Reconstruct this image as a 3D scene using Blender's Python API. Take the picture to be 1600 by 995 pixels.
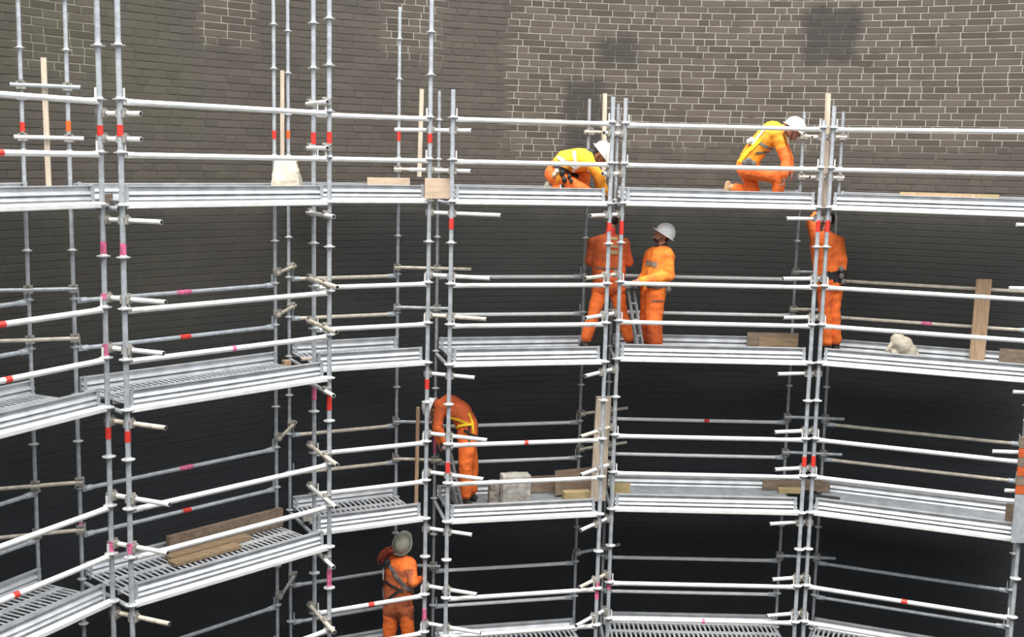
import bpy, bmesh, math, random
from mathutils import Vector, Matrix, noise
from mathutils.bvhtree import BVHTree
random.seed(7)
for o in list(bpy.data.objects): bpy.data.objects.remove(o)
SC = bpy.context.scene
COL = SC.collection
PI = math.pi
# ------------------------------------------------------------------ camera (metres; z = 0 is the foot of the top platform edge)
FPX, PITCH, ROLL, EYE = 1792.76, .13745, .022046, .5457
cp, sp_, cr, sr = math.cos(PITCH), math.sin(PITCH), math.cos(ROLL), math.sin(ROLL)
R0, D0, FW = Vector((1, 0, 0)), Vector((0, -sp_, -cp)), Vector((0, cp, -sp_))
EX, ED = cr*R0 - sr*D0, sr*R0 + cr*D0
cam_d = bpy.data.cameras.new('camera'); cam = bpy.data.objects.new('camera', cam_d); COL.objects.link(cam)
cam_d.sensor_fit = 'HORIZONTAL'; cam_d.sensor_width = 36; cam_d.lens = FPX/1600*36; cam_d.clip_end = 200
m = Matrix((EX, -ED, -FW)).transposed().to_4x4(); m.translation = (0, 0, EYE); cam.matrix_world = m
SC.camera = cam
EYEV = Vector((0, 0, EYE))
# ------------------------------------------------------------------ sky, sun, exposure
W = bpy.data.worlds.new('overcast_sky'); SC.world = W; W.use_nodes = True
nt = W.node_tree; nt.nodes.clear()
tc = nt.nodes.new('ShaderNodeTexCoord'); sx = nt.nodes.new('ShaderNodeSeparateXYZ'); cl = nt.nodes.new('ShaderNodeMapRange')
cl.inputs['From Min'].default_value = 0; cl.inputs['From Max'].default_value = 1; cl.inputs['To Min'].default_value = .62; cl.inputs['To Max'].default_value = 1.15
bg = nt.nodes.new('ShaderNodeBackground'); bg.inputs['Color'].default_value = (.93, .97, 1, 1); out = nt.nodes.new('ShaderNodeOutputWorld')
mu = nt.nodes.new('ShaderNodeMath'); mu.operation = 'MULTIPLY'; mu.inputs[1].default_value = 2.3
L_ = nt.links.new
L_(tc.outputs['Generated'], sx.inputs[0]); L_(sx.outputs['Z'], cl.inputs['Value']); L_(cl.outputs[0], mu.inputs[0]); L_(mu.outputs[0], bg.inputs['Strength']); L_(bg.outputs[0], out.inputs['Surface'])
sun_d = bpy.data.lights.new('sun', 'SUN'); sun = bpy.data.objects.new('sun', sun_d); COL.objects.link(sun)
sun_d.energy = 3.6; sun_d.angle = math.radians(40); sun_d.color = (1, .97, .92)
sun.location = (0, 0, 12); sun.rotation_euler = Vector((.08, .36, -.93)).to_track_quat('-Z', 'Y').to_euler()
vs = SC.view_settings; vs.view_transform = 'Standard'; vs.look = 'None'; vs.gamma = 1; vs.use_curve_mapping = False; vs.exposure = .45

# ------------------------------------------------------------------ picture <-> place
def proj(p):
    d = Vector(p) - EYEV; z = d.dot(FW)
    return 800 + FPX*d.dot(EX)/z, 497.5 + FPX*d.dot(ED)/z
def ray(px, py): return (FW + EX*((px-800)/FPX) + ED*((py-497.5)/FPX))
def at(px, py, Y):
    r = ray(px, py); return EYEV + r*(Y/r.y)
def on_z(px, Y, z):
    lo, hi = -9., 9.
    for _ in range(40):
        mid = (lo+hi)/2
        if proj((mid, Y, z))[0] < px: lo = mid
        else: hi = mid
    return Vector((lo, Y, z))
def z_on(xy, py):
    lo, hi = -9., 6.
    for _ in range(40):
        mid = (lo+hi)/2
        if proj((xy[0], xy[1], mid))[1] > py: lo = mid
        else: hi = mid
    return lo
CX, CY, RW = 2.44, 7.47, 8.84
def wall_hit(px, py):
    r = ray(px, py); a = r.x*r.x+r.y*r.y; b = -2*(r.x*CX+r.y*CY); c = CX*CX+CY*CY-RW*RW
    t = (-b+math.sqrt(b*b-4*a*c))/(2*a); p = EYEV+r*t
    return math.atan2(p.x-CX, p.y-CY), p.z

# ------------------------------------------------------------------ materials
def mat(name, col, rough=.6, metal=0., var=.12, scale=8., bump=0., bscale=40., stretch=None, col2=None, dirt=None):
    m = bpy.data.materials.new(name); m.use_nodes = True; n = m.node_tree; b = n.nodes['Principled BSDF']
    b.inputs['Roughness'].default_value = rough; b.inputs['Metallic'].default_value = metal
    t = n.nodes.new('ShaderNodeTexCoord'); mp = n.nodes.new('ShaderNodeMapping'); n.links.new(t.outputs['Object'], mp.inputs[0])
    if stretch: mp.inputs['Scale'].default_value = stretch
    nz = n.nodes.new('ShaderNodeTexNoise'); nz.inputs['Scale'].default_value = scale; nz.inputs['Detail'].default_value = 5
    n.links.new(mp.outputs[0], nz.inputs['Vector'])
    mr = n.nodes.new('ShaderNodeMapRange'); mr.inputs['From Min'].default_value = .3; mr.inputs['From Max'].default_value = .7
    n.links.new(nz.outputs['Fac'], mr.inputs['Value'])
    mx = n.nodes.new('ShaderNodeMix'); mx.data_type = 'RGBA'
    c2 = col2 or tuple(c*(1-2*var) for c in col); c1 = col if col2 else tuple(min(1, c*(1+var)) for c in col)
    mx.inputs['A'].default_value = (*c2, 1); mx.inputs['B'].default_value = (*c1, 1)
    n.links.new(mr.outputs[0], mx.inputs['Factor']); n.links.new(mx.outputs['Result'], b.inputs['Base Color'])
    if bump:
        n2 = n.nodes.new('ShaderNodeTexNoise'); n2.inputs['Scale'].default_value = bscale; n2.inputs['Detail'].default_value = 4
        n.links.new(mp.outputs[0], n2.inputs['Vector'])
        bp = n.nodes.new('ShaderNodeBump'); bp.inputs['Strength'].default_value = bump; bp.inputs['Distance'].default_value = .01
        n.links.new(n2.outputs['Fac'], bp.inputs['Height']); n.links.new(bp.outputs[0], b.inputs['Normal'])
    return m
M = {}
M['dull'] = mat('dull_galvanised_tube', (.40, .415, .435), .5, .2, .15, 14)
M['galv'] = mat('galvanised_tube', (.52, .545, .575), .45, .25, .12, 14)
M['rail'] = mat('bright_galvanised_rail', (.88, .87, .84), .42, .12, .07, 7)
M['warm'] = mat('weathered_tube', (.72, .64, .52), .5, .1, .15, 10)
M['deck'] = mat('galvanised_deck', (.27, .285, .30), .42, .2, .16, 9, .15, 60)
M['slotdeck'] = mat('bright_slotted_deck', (.62, .63, .65), .42, .15, .1, 9)
M['board'] = mat('galvanised_toe_board', (.66, .67, .69), .40, .3, .1, 6)
M['cup'] = mat('cast_cup', (.62, .63, .63), .5, .2, .15, 20)
M['coupler'] = mat('cast_coupler', (.42, .39, .35), .6, .2, .3, 30)
M['tape'] = mat('red_tape', (.80, .05, .035), .5, 0, .1, 30)
M['pink'] = mat('pink_paint', (.80, .17, .33), .6, 0, .25, 25)
M['orange_tape'] = mat('orange_tape', (.9, .16, .03), .5, 0, .1, 30)
M['timber'] = mat('raw_timber', (.70, .57, .44), .75, 0, .12, 7, .25, 30, (6, 6, .6))
M['plank'] = mat('tan_plank', (.64, .42, .26), .75, 0, .16, 8, .25, 30, (6, 6, .5))
M['oldplank'] = mat('old_brown_plank', (.34, .235, .14), .8, 0, .2, 8, .3, 30, (.6, 6, 6))
M['ply'] = mat('plywood', (.26, .19, .135), .75, 0, .2, 5, .2, 30, (.8, 4, 4))
M['lightply'] = mat('new_plywood', (.66, .49, .35), .75, 0, .1, 5, .2, 30, (.8, 4, 4))
M['yellowply'] = mat('yellow_timber', (.52, .40, .20), .75, 0, .1, 5, .2, 30, (.8, 4, 4))
M['canvas'] = mat('canvas_sack', (.62, .55, .43), .9, 0, .13, 9, .5, 25)
M['paper'] = mat('grubby_paper', (.56, .53, .47), .9, 0, .1, 9, .4, 20, None, (.25, .23, .2))
M['orange'] = mat('orange_workwear', (.95, .18, .028), .8, 0, .1, 9, .5, 60)
M['orange_dirty'] = mat('worn_orange_workwear', (.86, .15, .025), .85, 0, .1, 5, .5, 60, None, (.42, .075, .025))
M['worn'] = mat('muddy_orange_workwear', (.55, .13, .04), .9, 0, .1, 5, .5, 60, None, (.26, .075, .035))
M['rust'] = mat('rust_orange_workwear', (.62, .115, .03), .85, 0, .12, 5, .5, 60)
M['yellow'] = mat('hi_vis_yellow', (.95, .62, .02), .8, 0, .1, 9, .4, 60)
M['amber'] = mat('toplit_orange_workwear', (.98, .34, .02), .8, 0, .1, 9, .4, 60)  # orange cloth with the strong light on it put into the colour
M['mixed'] = mat('sunlit_orange_workwear', (.98, .33, .03), .8, 0, .1, 7, .5, 60, None, (.86, .14, .025))
M['strip'] = mat('reflective_strip', (.75, .73, .66), .5, .1, .08, 20)
M['skin'] = mat('skin', (.36, .17, .11), .55, 0, .1, 20)
M['hair'] = mat('dark_hair', (.03, .022, .018), .8, 0, .2, 60, .4, 80)
M['black'] = mat('black_webbing', (.022, .022, .024), .7, 0, .2, 20)
M['grey'] = mat('grey_webbing', (.16, .15, .14), .8, 0, .2, 20)
M['boot'] = mat('dark_boot', (.045, .04, .036), .75, 0, .3, 20)
M['tanboot'] = mat('tan_boot', (.50, .31, .17), .8, 0, .25, 12)
M['greyboot'] = mat('dusty_boot', (.28, .25, .21), .85, 0, .25, 12)
M['glove'] = mat('dark_glove', (.05, .055, .06), .8, 0, .2, 20)
M['white'] = mat('white_helmet', (.94, .93, .91), .35, 0, .03, 5)
M['olive'] = mat('grey_green_helmet', (.36, .35, .28), .4, 0, .1, 8)
M['steel'] = mat('bright_steel', (.7, .68, .62), .35, .6, .1, 30)
M['alu'] = mat('dull_aluminium', (.33, .33, .33), .45, .4, .15, 12)
M['redrope'] = mat('red_rope', (.45, .08, .035), .8, 0, .2, 20)
M['darkmat'] = mat('dark_rubber', (.05, .05, .052), .7, 0, .2, 10)

def nmath(n, op, a, b=None, clamp=False):
    x = n.nodes.new('ShaderNodeMath'); x.operation = op; x.use_clamp = clamp
    for i, v in enumerate((a, b)):
        if v is None: continue
        if isinstance(v, (int, float)): x.inputs[i].default_value = v
        else: n.links.new(v, x.inputs[i])
    return x.outputs[0]
def nstep(n, v, a, b):
    r = n.nodes.new('ShaderNodeMapRange'); r.interpolation_type = 'SMOOTHSTEP'
    r.inputs['From Min'].default_value = a; r.inputs['From Max'].default_value = b; n.links.new(v, r.inputs['Value']); return r.outputs[0]
def nmix(n, f, a, b):
    x = n.nodes.new('ShaderNodeMix'); x.data_type = 'RGBA'
    for k, v in (('Factor', f), ('A', a), ('B', b)):
        s = x.inputs[k]
        if isinstance(v, tuple): s.default_value = (*v, 1)
        elif isinstance(v, (int, float)): s.default_value = v
        else: n.links.new(v, s)
    return x.outputs['Result']
# areas of the wall that were repointed with pale mortar, and sooty stains on it, each in (x0, y0, x1, y1) of the picture -> wall angle and height
PALE = [(796, -60, 1700, 238), (604, -60, 690, 98), (312, -60, 398, 74), (24, -60, 152, 118), (806, 196, 876, 252)]
SOOT = [(882, 120, 934, 320), (1258, 12, 1338, 100), (934, 60, 1000, 100)]
def wall_mat(name, brick):
    m = bpy.data.materials.new(name); m.use_nodes = True; n = m.node_tree; b = n.nodes['Principled BSDF']
    g = n.nodes.new('ShaderNodeNewGeometry'); s = n.nodes.new('ShaderNodeSeparateXYZ'); n.links.new(g.outputs['Position'], s.inputs[0])
    def nz(scale, detail=4):
        x = n.nodes.new('ShaderNodeTexNoise'); x.inputs['Scale'].default_value = scale; x.inputs['Detail'].default_value = detail
        n.links.new(g.outputs['Position'], x.inputs['Vector']); return x.outputs['Fac']
    big, mid, fine = nz(.8), nz(3.2), nz(45, 6)
    ang = nmath(n, 'ARCTAN2', nmath(n, 'SUBTRACT', s.outputs['X'], CX), nmath(n, 'SUBTRACT', s.outputs['Y'], CY))
    ang = nmath(n, 'ADD', ang, nmath(n, 'MULTIPLY', nmath(n, 'SUBTRACT', mid, .5), .05))
    zz = nmath(n, 'ADD', s.outputs['Z'], nmath(n, 'MULTIPLY', nmath(n, 'SUBTRACT', mid, .5), .35))
    def boxmask(r):
        a0, z1 = wall_hit(r[0], r[1]); a1, z0 = wall_hit(r[2], r[3]); e, ez = .012, .1
        f = nmath(n, 'MULTIPLY', nstep(n, ang, a0-e, a0+e), nstep(n, ang, a1+e, a1-e))
        return nmath(n, 'MULTIPLY', f, nmath(n, 'MULTIPLY', nstep(n, zz, z0-ez, z0+ez), nstep(n, zz, z1+ez, z1-ez)))
    pale = None
    for r in PALE: k = boxmask(r); pale = k if pale is None else nmath(n, 'MAXIMUM', pale, k)
    soot = None
    for r in SOOT: k = boxmask(r); soot = k if soot is None else nmath(n, 'MAXIMUM', soot, k)
    lower_dark = nmath(n, 'MULTIPLY', nstep(n, zz, .15, -.3), nmath(n, 'SUBTRACT', 1, nmath(n, 'MULTIPLY', nstep(n, ang, -.5, -.75), nmath(n, 'MULTIPLY', nstep(n, zz, -2.0, -.9), nmath(n, 'MULTIPLY', big, .75)))))                 # lower wall: darker colour below the top platform
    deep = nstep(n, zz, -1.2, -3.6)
    moss = nmath(n, 'MULTIPLY', nstep(n, ang, -.55, -1.0), nstep(n, big, .42, .62))
    if brick:
        at_ = n.nodes.new('ShaderNodeAttribute'); at_.attribute_name = 'tint'
        v = nmath(n, 'ADD', nmath(n, 'MULTIPLY', at_.outputs['Fac'], .55), nmath(n, 'MULTIPLY', mid, .5), True)
        c = nmix(n, v, (.064, .052, .042), (.140, .112, .089))
        c = nmix(n, nmath(n, 'MULTIPLY', nmath(n, 'SUBTRACT', 1, pale), .5), c, (.094, .085, .072))
        c = nmix(n, nmath(n, 'MULTIPLY', soot, .7), c, (.045, .042, .040))
        c = nmix(n, nmath(n, 'MULTIPLY', moss, .35), c, (.085, .088, .05))
    else:
        k = nmath(n, 'MULTIPLY', pale, nstep(n, mid, .22, .44)); k = nmath(n, 'MULTIPLY', k, nmath(n, 'SUBTRACT', 1, nmath(n, 'MULTIPLY', soot, .9)))
        c = nmix(n, k, nmix(n, nstep(n, mid, .5, .75), (.088, .081, .067), (.13, .124, .103)), (.40, .39, .335))
        c = nmix(n, nmath(n, 'MULTIPLY', moss, .4), c, (.09, .10, .05))
    c = nmix(n, nmath(n, 'MULTIPLY', lower_dark, .93), c, nmix(n, big, (.038, .039, .038), (.052, .053, .050)))
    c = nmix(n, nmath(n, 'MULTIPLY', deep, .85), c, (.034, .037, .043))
    n.links.new(c, b.inputs['Base Color']); b.inputs['Roughness'].default_value = .85; b.inputs['Specular IOR Level'].default_value = .25
    bp = n.nodes.new('ShaderNodeBump'); bp.inputs['Strength'].default_value = .35; bp.inputs['Distance'].default_value = .006
    n.links.new(fine, bp.inputs['Height']); n.links.new(bp.outputs[0], b.inputs['Normal'])
    return m
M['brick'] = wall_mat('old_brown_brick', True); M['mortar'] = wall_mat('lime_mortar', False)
M['ground'] = mat('dark_shaft_floor', (.05, .05, .05), .9, 0, .2, 3)

# ------------------------------------------------------------------ mesh helpers
class MB:
    def __init__(s): s.v, s.f, s.mi = [], [], []
    def add(s, vs, fs, mi=0):
        k = len(s.v); s.v += [tuple(v) for v in vs]; s.f += [tuple(i+k for i in f) for f in fs]; s.mi += [mi]*len(fs)
    def box(s, c, h, rot=None, mi=0):
        c = Vector(c); pts = []
        for x in (-1, 1):
            for y in (-1, 1):
                for z in (-1, 1):
                    p = Vector((x*h[0], y*h[1], z*h[2])); pts.append(c + (rot @ p if rot else p))
        s.add(pts, [(0, 1, 3, 2), (4, 6, 7, 5), (0, 4, 5, 1), (2, 3, 7, 6), (0, 2, 6, 4), (1, 5, 7, 3)], mi)
        return s
    def lathe(s, p, axis, prof, n=12, mi=0, sx=1, sy=1, xdir=None):
        p, axis = Vector(p), Vector(axis).normalized()
        u = xdir or (axis.cross(Vector((0, 0, 1))) if abs(axis.z) < .95 else Vector((1, 0, 0))); u = (u - axis*u.dot(axis)).normalized(); w = axis.cross(u)
        vs, fs = [], []
        for (r, h) in prof:
            for i in range(n):
                a = 2*PI*i/n; vs.append(p+axis*h+u*(r*sx*math.cos(a))+w*(r*sy*math.sin(a)))
        for j in range(len(prof)-1):
            for i in range(n): fs.append((j*n+i, j*n+(i+1) % n, (j+1)*n+(i+1) % n, (j+1)*n+i))
        fs.append(tuple(range(n-1, -1, -1))); fs.append(tuple((len(prof)-1)*n+i for i in range(n)))
        s.add(vs, fs, mi); return s
    def tube(s, a, b, r, n=10, r2=None, mi=0):
        a, b = Vector(a), Vector(b); d = b-a
        return s.lathe(a, d, [(r, 0), (r2 or r, d.length)], n, mi)
    def cap(s, a, b, r0, r1=None, n=12):
        a, b = Vector(a), Vector(b); r1 = r0 if r1 is None else r1; d = (b-a).length
        if d < 1e-5: b = a+Vector((0, 0, 1e-4)); d = 1e-4
        pr = [(max(r0*math.cos(t), 1e-4), -r0*math.sin(t)) for t in (1.55, 1.15, .75, .35)] + [(r0, 0), (r1, d)] + [(max(r1*math.cos(t), 1e-4), d+r1*math.sin(t)) for t in (.35, .75, 1.15, 1.55)]
        return s.lathe(a, b-a, pr, n)
    def ell(s, c, rot, r, n=14, k=9):
        vs, fs = [], []
        for j in range(k+1):
            t = -PI/2+PI*j/k
            for i in range(n):
                a = 2*PI*i/n; p = Vector((r[0]*math.cos(t)*math.cos(a), r[1]*math.cos(t)*math.sin(a), r[2]*math.sin(t)))
                vs.append(Vector(c)+(rot @ p if rot else p))
        for j in range(k):
            for i in range(n): fs.append((j*n+i, j*n+(i+1) % n, (j+1)*n+(i+1) % n, (j+1)*n+i))
        s.add(vs, fs); return s
    def path(s, pts, r, n=8):
        for a, b in zip(pts[:-1], pts[1:]): s.cap(a, b, r, r, n)
        return s
    def extrude(s, prof, x0, x1, mi=0):   # prof: closed (y, z) polygon, swept along x
        k = len(prof); s.add([(x0, y, z) for y, z in prof]+[(x1, y, z) for y, z in prof],
            [(i, (i+1) % k, k+(i+1) % k, k+i) for i in range(k)]+[tuple(range(k-1, -1, -1)), tuple(range(k, 2*k))], mi); return s
    def mesh(s, name, mats, smooth=False):
        me = bpy.data.meshes.new(name); me.from_pydata(s.v, [], s.f)
        for mm in (mats if isinstance(mats, (list, tuple)) else [mats]): me.materials.append(mm)
        if any(s.mi): me.polygons.foreach_set('material_index', s.mi)
        if smooth:
            me.polygons.foreach_set('use_smooth', [True]*len(me.polygons)); me.set_sharp_from_angle(angle=.9)
        bm = bmesh.new(); bm.from_mesh(me); bmesh.ops.recalc_face_normals(bm, faces=bm.faces); bm.to_mesh(me); bm.free()
        me.update(); return me
def put(name, me, parent=None, loc=(0, 0, 0), rot=None):
    o = bpy.data.objects.new(name, me); COL.objects.link(o); o.parent = parent; o.location = loc
    if rot is not None: o.rotation_euler = rot
    return o
def tag(o, label, cat, group=None):
    o['label'] = label; o['category'] = cat
    if group: o['group'] = group
    return o
def root(name, loc, rz, label, cat, group=None):
    o = bpy.data.objects.new(name, None); COL.objects.link(o); o.location = loc; o.rotation_euler = (0, 0, rz); o.empty_display_size = .1
    return tag(o, label, cat, group)
def single(name, mb, mats, label, cat, group=None, smooth=False, origin=None):
    """one mesh thing given in world coordinates, with its origin at its own base"""
    if origin is None:
        n = len(mb.v); origin = Vector((sum(v[0] for v in mb.v)/n, sum(v[1] for v in mb.v)/n, min(v[2] for v in mb.v)))
    mb.v = [tuple(Vector(v)-origin) for v in mb.v]
    return tag(put(name, mb.mesh(name, mats, smooth), None, origin), label, cat, group)
def part(name, mb, mats, parent, smooth=False):
    """a part given in world coordinates under an unrotated parent"""
    off = Vector((0, 0, 0)); q = parent
    while q: off += q.location; q = q.parent
    mb.v = [tuple(Vector(v)-off) for v in mb.v]
    return put(name, mb.mesh(name, mats, smooth), parent)

# ------------------------------------------------------------------ the shaft
def ring(r, z0, z1, a0, a1, n, mats, name, flip=False):
    b = MB(); vs = []; fs = []
    for i in range(n+1):
        a = a0+(a1-a0)*i/n
        for rr in (r, r+.6):
            for z in (z0, z1): vs.append((CX+rr*math.sin(a), CY+rr*math.cos(a), z))
    for i in range(n):
        k = 4*i; fs += [(k, k+1, k+5, k+4), (k+2, k+6, k+7, k+3), (k+1, k+3, k+7, k+5), (k, k+4, k+6, k+2)]
    b.add(vs, fs); return b.mesh(name, mats)
ZF, ZT = -8.0, 3.9
A0, A1 = math.radians(-96), math.radians(52)
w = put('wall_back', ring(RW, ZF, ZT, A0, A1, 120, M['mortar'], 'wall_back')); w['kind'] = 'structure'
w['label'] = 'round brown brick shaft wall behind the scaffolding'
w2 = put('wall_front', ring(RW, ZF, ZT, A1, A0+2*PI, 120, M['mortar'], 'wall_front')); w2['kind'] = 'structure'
fb = MB().lathe((CX, CY, ZF-.3), (0, 0, 1), [(RW+.5, 0), (RW+.5, .3)], 96)
fl = put('floor', fb.mesh('floor', M['ground'])); fl['kind'] = 'structure'
# bricks, each with worn edges: a few hundred as parts, the rest joined
CH, JT = .088, .0115
def brick_pts(l, h, d, pr):
    x, z, e = l/2, h/2, min(.006, d*.6)
    return ([(-x, 0, -z), (x, 0, -z), (x, 0, z), (-x, 0, z), (-x, -d+e, -z), (x, -d+e, -z), (x, -d+e, z), (-x, -d+e, z),
             (-x+e, -d, -z+e), (x-e, -d, -z+e), (x-e, -d, z-e), (-x+e, -d, z-e)],
            [(0, 1, 5, 4), (1, 2, 6, 5), (2, 3, 7, 6), (3, 0, 4, 7), (4, 5, 9, 8), (5, 6, 10, 9), (6, 7, 11, 10), (7, 4, 8, 11), (8, 9, 10, 11)])
SL, HL = .296, .143
rb = random.Random(3)
bricks = []
nz_c = int((3.7+6.1)/CH)
for j in range(nz_c):
    z = -6.1+CH*(j+.5); a = A0+.003+rb.random()*.02
    while True:
        kind = 0 if rb.random() < .74 else 1; l = SL if kind == 0 else HL
        da = (l+JT)/RW
        if a+da > A1: break
        bricks.append((a+da/2, z+rb.uniform(-.002, .002), kind, None, rb.random(), rb.uniform(-.007, .007))); a += da
def ispale(px, py): return any(r[0]+6 < px < r[2]-6 and r[1] < py < r[3]-4 for r in PALE) and not any(r[0] < px < r[2] and r[1] < py < r[3] for r in SOOT)
score = []
def depth_of(a, z):
    if z < .1: return rb.uniform(.0025, .004)
    p = proj((CX+RW*math.sin(a), CY+RW*math.cos(a), z))
    return rb.uniform(.005, .008) if ispale(*p) else rb.uniform(.004, .007)
bricks = [(a, z, k, depth_of(a, z), t, r*(1 if z > .1 else .2)) for (a, z, k, d, t, r) in bricks]
for i, (a, z, k, d, t, r) in enumerate(bricks):
    if z < .3: continue
    p = Vector((CX+RW*math.sin(a), CY+RW*math.cos(a), z)); px, py = proj(p)
    if 12 < px < 1588 and 6 < py < 240 and ispale(px, py) and k == 0:
        dv = (p-EYEV); n_ = Vector((math.sin(a), math.cos(a), 0)); score.append((-(dv.normalized().dot(n_))/dv.length_squared, i))
score.sort(); chosen = {i for _, i in score[:300]}
bm_ = {}
for k in (0, 1):
    for q in range(5):
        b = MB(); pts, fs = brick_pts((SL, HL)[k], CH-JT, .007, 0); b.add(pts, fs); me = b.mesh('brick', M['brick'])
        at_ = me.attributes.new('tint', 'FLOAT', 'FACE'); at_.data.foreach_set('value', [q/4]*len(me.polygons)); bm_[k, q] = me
vs, fs, tt = [], [], []
for i, (a, z, k, d, t, r) in enumerate(bricks):
    c = Vector((CX+RW*math.sin(a), CY+RW*math.cos(a), z))
    if i in chosen:
        put('brick', bm_[k, int(t*4.99)], w, c, (0, r, -a)); continue
    pts, ff = brick_pts((SL, HL)[k], CH-JT, d, 0); R = Matrix.Rotation(-a, 3, 'Z') @ Matrix.Rotation(r, 3, 'Y'); kk = len(vs)
    vs += [tuple(c+R @ Vector(p)) for p in pts]; fs += [tuple(x+kk for x in f) for f in ff]; tt += [t]*len(ff)
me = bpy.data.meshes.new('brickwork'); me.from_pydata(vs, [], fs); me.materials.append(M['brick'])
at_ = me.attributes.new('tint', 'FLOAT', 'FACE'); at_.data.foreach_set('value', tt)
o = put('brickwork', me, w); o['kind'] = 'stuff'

# ------------------------------------------------------------------ scaffold
TR, DEP, ZB = .0265, 1.014, -7.98
class Bay: pass
BAYS = {}
for key, a, c in (('A', (-5.018, 8.842), (-3.982, 11.117)), ('B', (-3.758, 11.023), (-2.073, 12.891)), ('C', (-2.329, 13.358), (-1.038, 14.030)),
                  ('D', (-.759, 13.921), (1.189, 14.375)), ('E', (1.365, 14.609), (3.862, 14.615)), ('F', (3.989, 14.649), (6.326, 13.700))):
    b = Bay(); BAYS[key] = b; b.a = Vector((*a, 0)); b.c = Vector((*c, 0)); b.t = (b.c-b.a).normalized(); b.L = (b.c-b.a).length
    b.n = Vector((-b.t.y, b.t.x, 0)); b.rz = math.atan2(b.t.y, b.t.x)
    b.P = lambda s, o, z, b=b: b.a+b.t*s+b.n*o+Vector((0, 0, z))
    b.R = Matrix((b.t, b.n, Vector((0, 0, 1)))).transposed()
    def hit(px, py, off, b=b):
        r = ray(px, py); q = b.a+b.n*off-EYEV; t = q.dot(b.n)/r.dot(b.n); p = EYEV+r*t; return (p-b.a).dot(b.t), p.z
    b.hit = hit
BAYNAME = {'A': 'leftmost bay', 'B': 'second bay from left', 'C': 'narrow third bay from left', 'D': 'fourth bay from left', 'E': 'fifth bay from left', 'F': 'rightmost bay'}
LEV = [0., -2., -4., -6.]
LEVNAME = ['top', 'second', 'third', 'lowest']
def inner_xy(k): return {'1a': BAYS['A'].c, '1b': BAYS['B'].a, '2a': BAYS['C'].a, '2b': BAYS['B'].c, '3a': BAYS['C'].c, '3b': BAYS['D'].a, '4a': BAYS['D'].c, '4b': BAYS['E'].a, '5a': BAYS['E'].c, '5b': BAYS['F'].a, '6a': BAYS['F'].c}[k]
cup_small = MB().lathe((0, 0, 0), (0, 0, 1), [(.0225, -.018), (.029, -.016), (.030, -.005), (.052, -.003), (.053, .005), (.031, .008), (.028, .018), (.0225, .020)], 12).mesh('cup', M['cup'], True)
cup_me = MB().lathe((0, 0, 0), (0, 0, 1), [(.0275, -.022), (.034, -.020), (.036, -.006), (.066, -.004), (.067, .006), (.038, .009), (.034, .022), (.0275, .024)], 14).mesh('cup', M['cup'], True)
hb = MB(); hb.box((.052, 0, .004), (.024, .02, .03)); hb.box((.046, 0, .075), (.007, .010, .055)); hb.tube((.06, 0, 0), (.14, 0, 0), .031)
head_me = hb.mesh('wedge_head', M['rail'])
head_rear = hb.mesh('wedge_head', M['galv'])
TOPS = {'A0': 1.4, 'A1': 3.5, 'B0': 3.5, 'B1': 3.5, 'C0': 3.5, 'C1': 2.43, 'D0': 1.40, 'D1': 1.36, 'E0': 1.32, 'E1': 1.27, 'F0': 1.28, 'F1': 1.3,
        'a0': 1.4, 'a1': 3.5, 'b0': 3.5, 'b1': 3.5, 'c0': 3.5, 'c1': 2.45, 'd0': 1.36, 'd1': 1.34, 'e0': 1.34, 'e1': 1.12, 'f0': 1.30, 'f1': 1.3}
# tape and paint bands: (standard, picture y0, y1, colour)
BANDS = [('A1', 191, 206, 'tape'), ('B0', 189, 205, 'orange_tape'), ('a1', 196, 212, 'tape'), ('b0', 195, 213, 'tape'), ('B1', 204, 217, 'tape'), ('C0', 204, 216, 'orange_tape'),
         ('c0', 207, 225, 'tape'), ('b1', 206, 224, 'tape'), ('C1', 200, 220, 'tape'), ('c1', 209, 223, 'tape'), ('d0', 341, 358, 'tape'), ('d1', 348, 361, 'tape'), ('e0', 345, 366, 'tape'),
         ('e1', 344, 362, 'tape'), ('f0', 344, 362, 'tape'), ('a1', 377, 404, 'pink'), ('b0', 380, 405, 'pink'), ('a1', 458, 467, 'pink'), ('a1', 537, 561, 'pink'), ('a1', 667, 685, 'tape'), ('b0', 673, 690, 'tape'),
         ('a1', 845, 866, 'pink'), ('b0', 848, 864, 'pink'), ('b1', 616, 640, 'tape'), ('c0', 605, 624, 'pink'), ('b1', 888, 917, 'pink'), ('c1', 592, 607, 'tape'), ('d0', 722, 738, 'tape'),
         ('c1', 950, 968, 'pink'), ('e1', 713, 728, 'tape'), ('f0', 712, 728, 'tape'), ('D0', 675, 708, 'pink'), ('d1', 908, 935, 'pink'), ('e0', 905, 920, 'pink'), ('B0', 815, 836, 'pink')]
RTAPE = [('B', 1, .509, DEP, 281, 297, 'tape'), ('B', 1, 1.009, DEP, 276, 298, 'pink'), ('B', 1, .509, 0, 362, 368, 'pink'), ('A', 1, 1.009, 0, -4, 7, 'tape'), ('A', 1, .509, 0, 7, 17, 'tape'), ('A', 2, .509, 0, 20, 29, 'tape'),
         ('B', 2, .509, DEP, 285, 298, 'tape'), ('B', 2, 1.009, DEP, 280, 300, 'pink'), ('C', 3, 1.009, 0, 575, 584, 'tape'), ('F', 3, 1.009, 0, 1408, 1418, 'tape'), ('D', 2, 1.009, 0, 819, 825, 'tape'), ('A', 0, .509, 0, -10, 4, 'tape'), ('E', 2, 1.009, DEP, 1100, 1108, 'tape'),
         ('E', 3, .509, 0, 1096, 1101, 'pink'), ('F', 1, .509, DEP, 1440, 1456, 'pink')]
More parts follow.
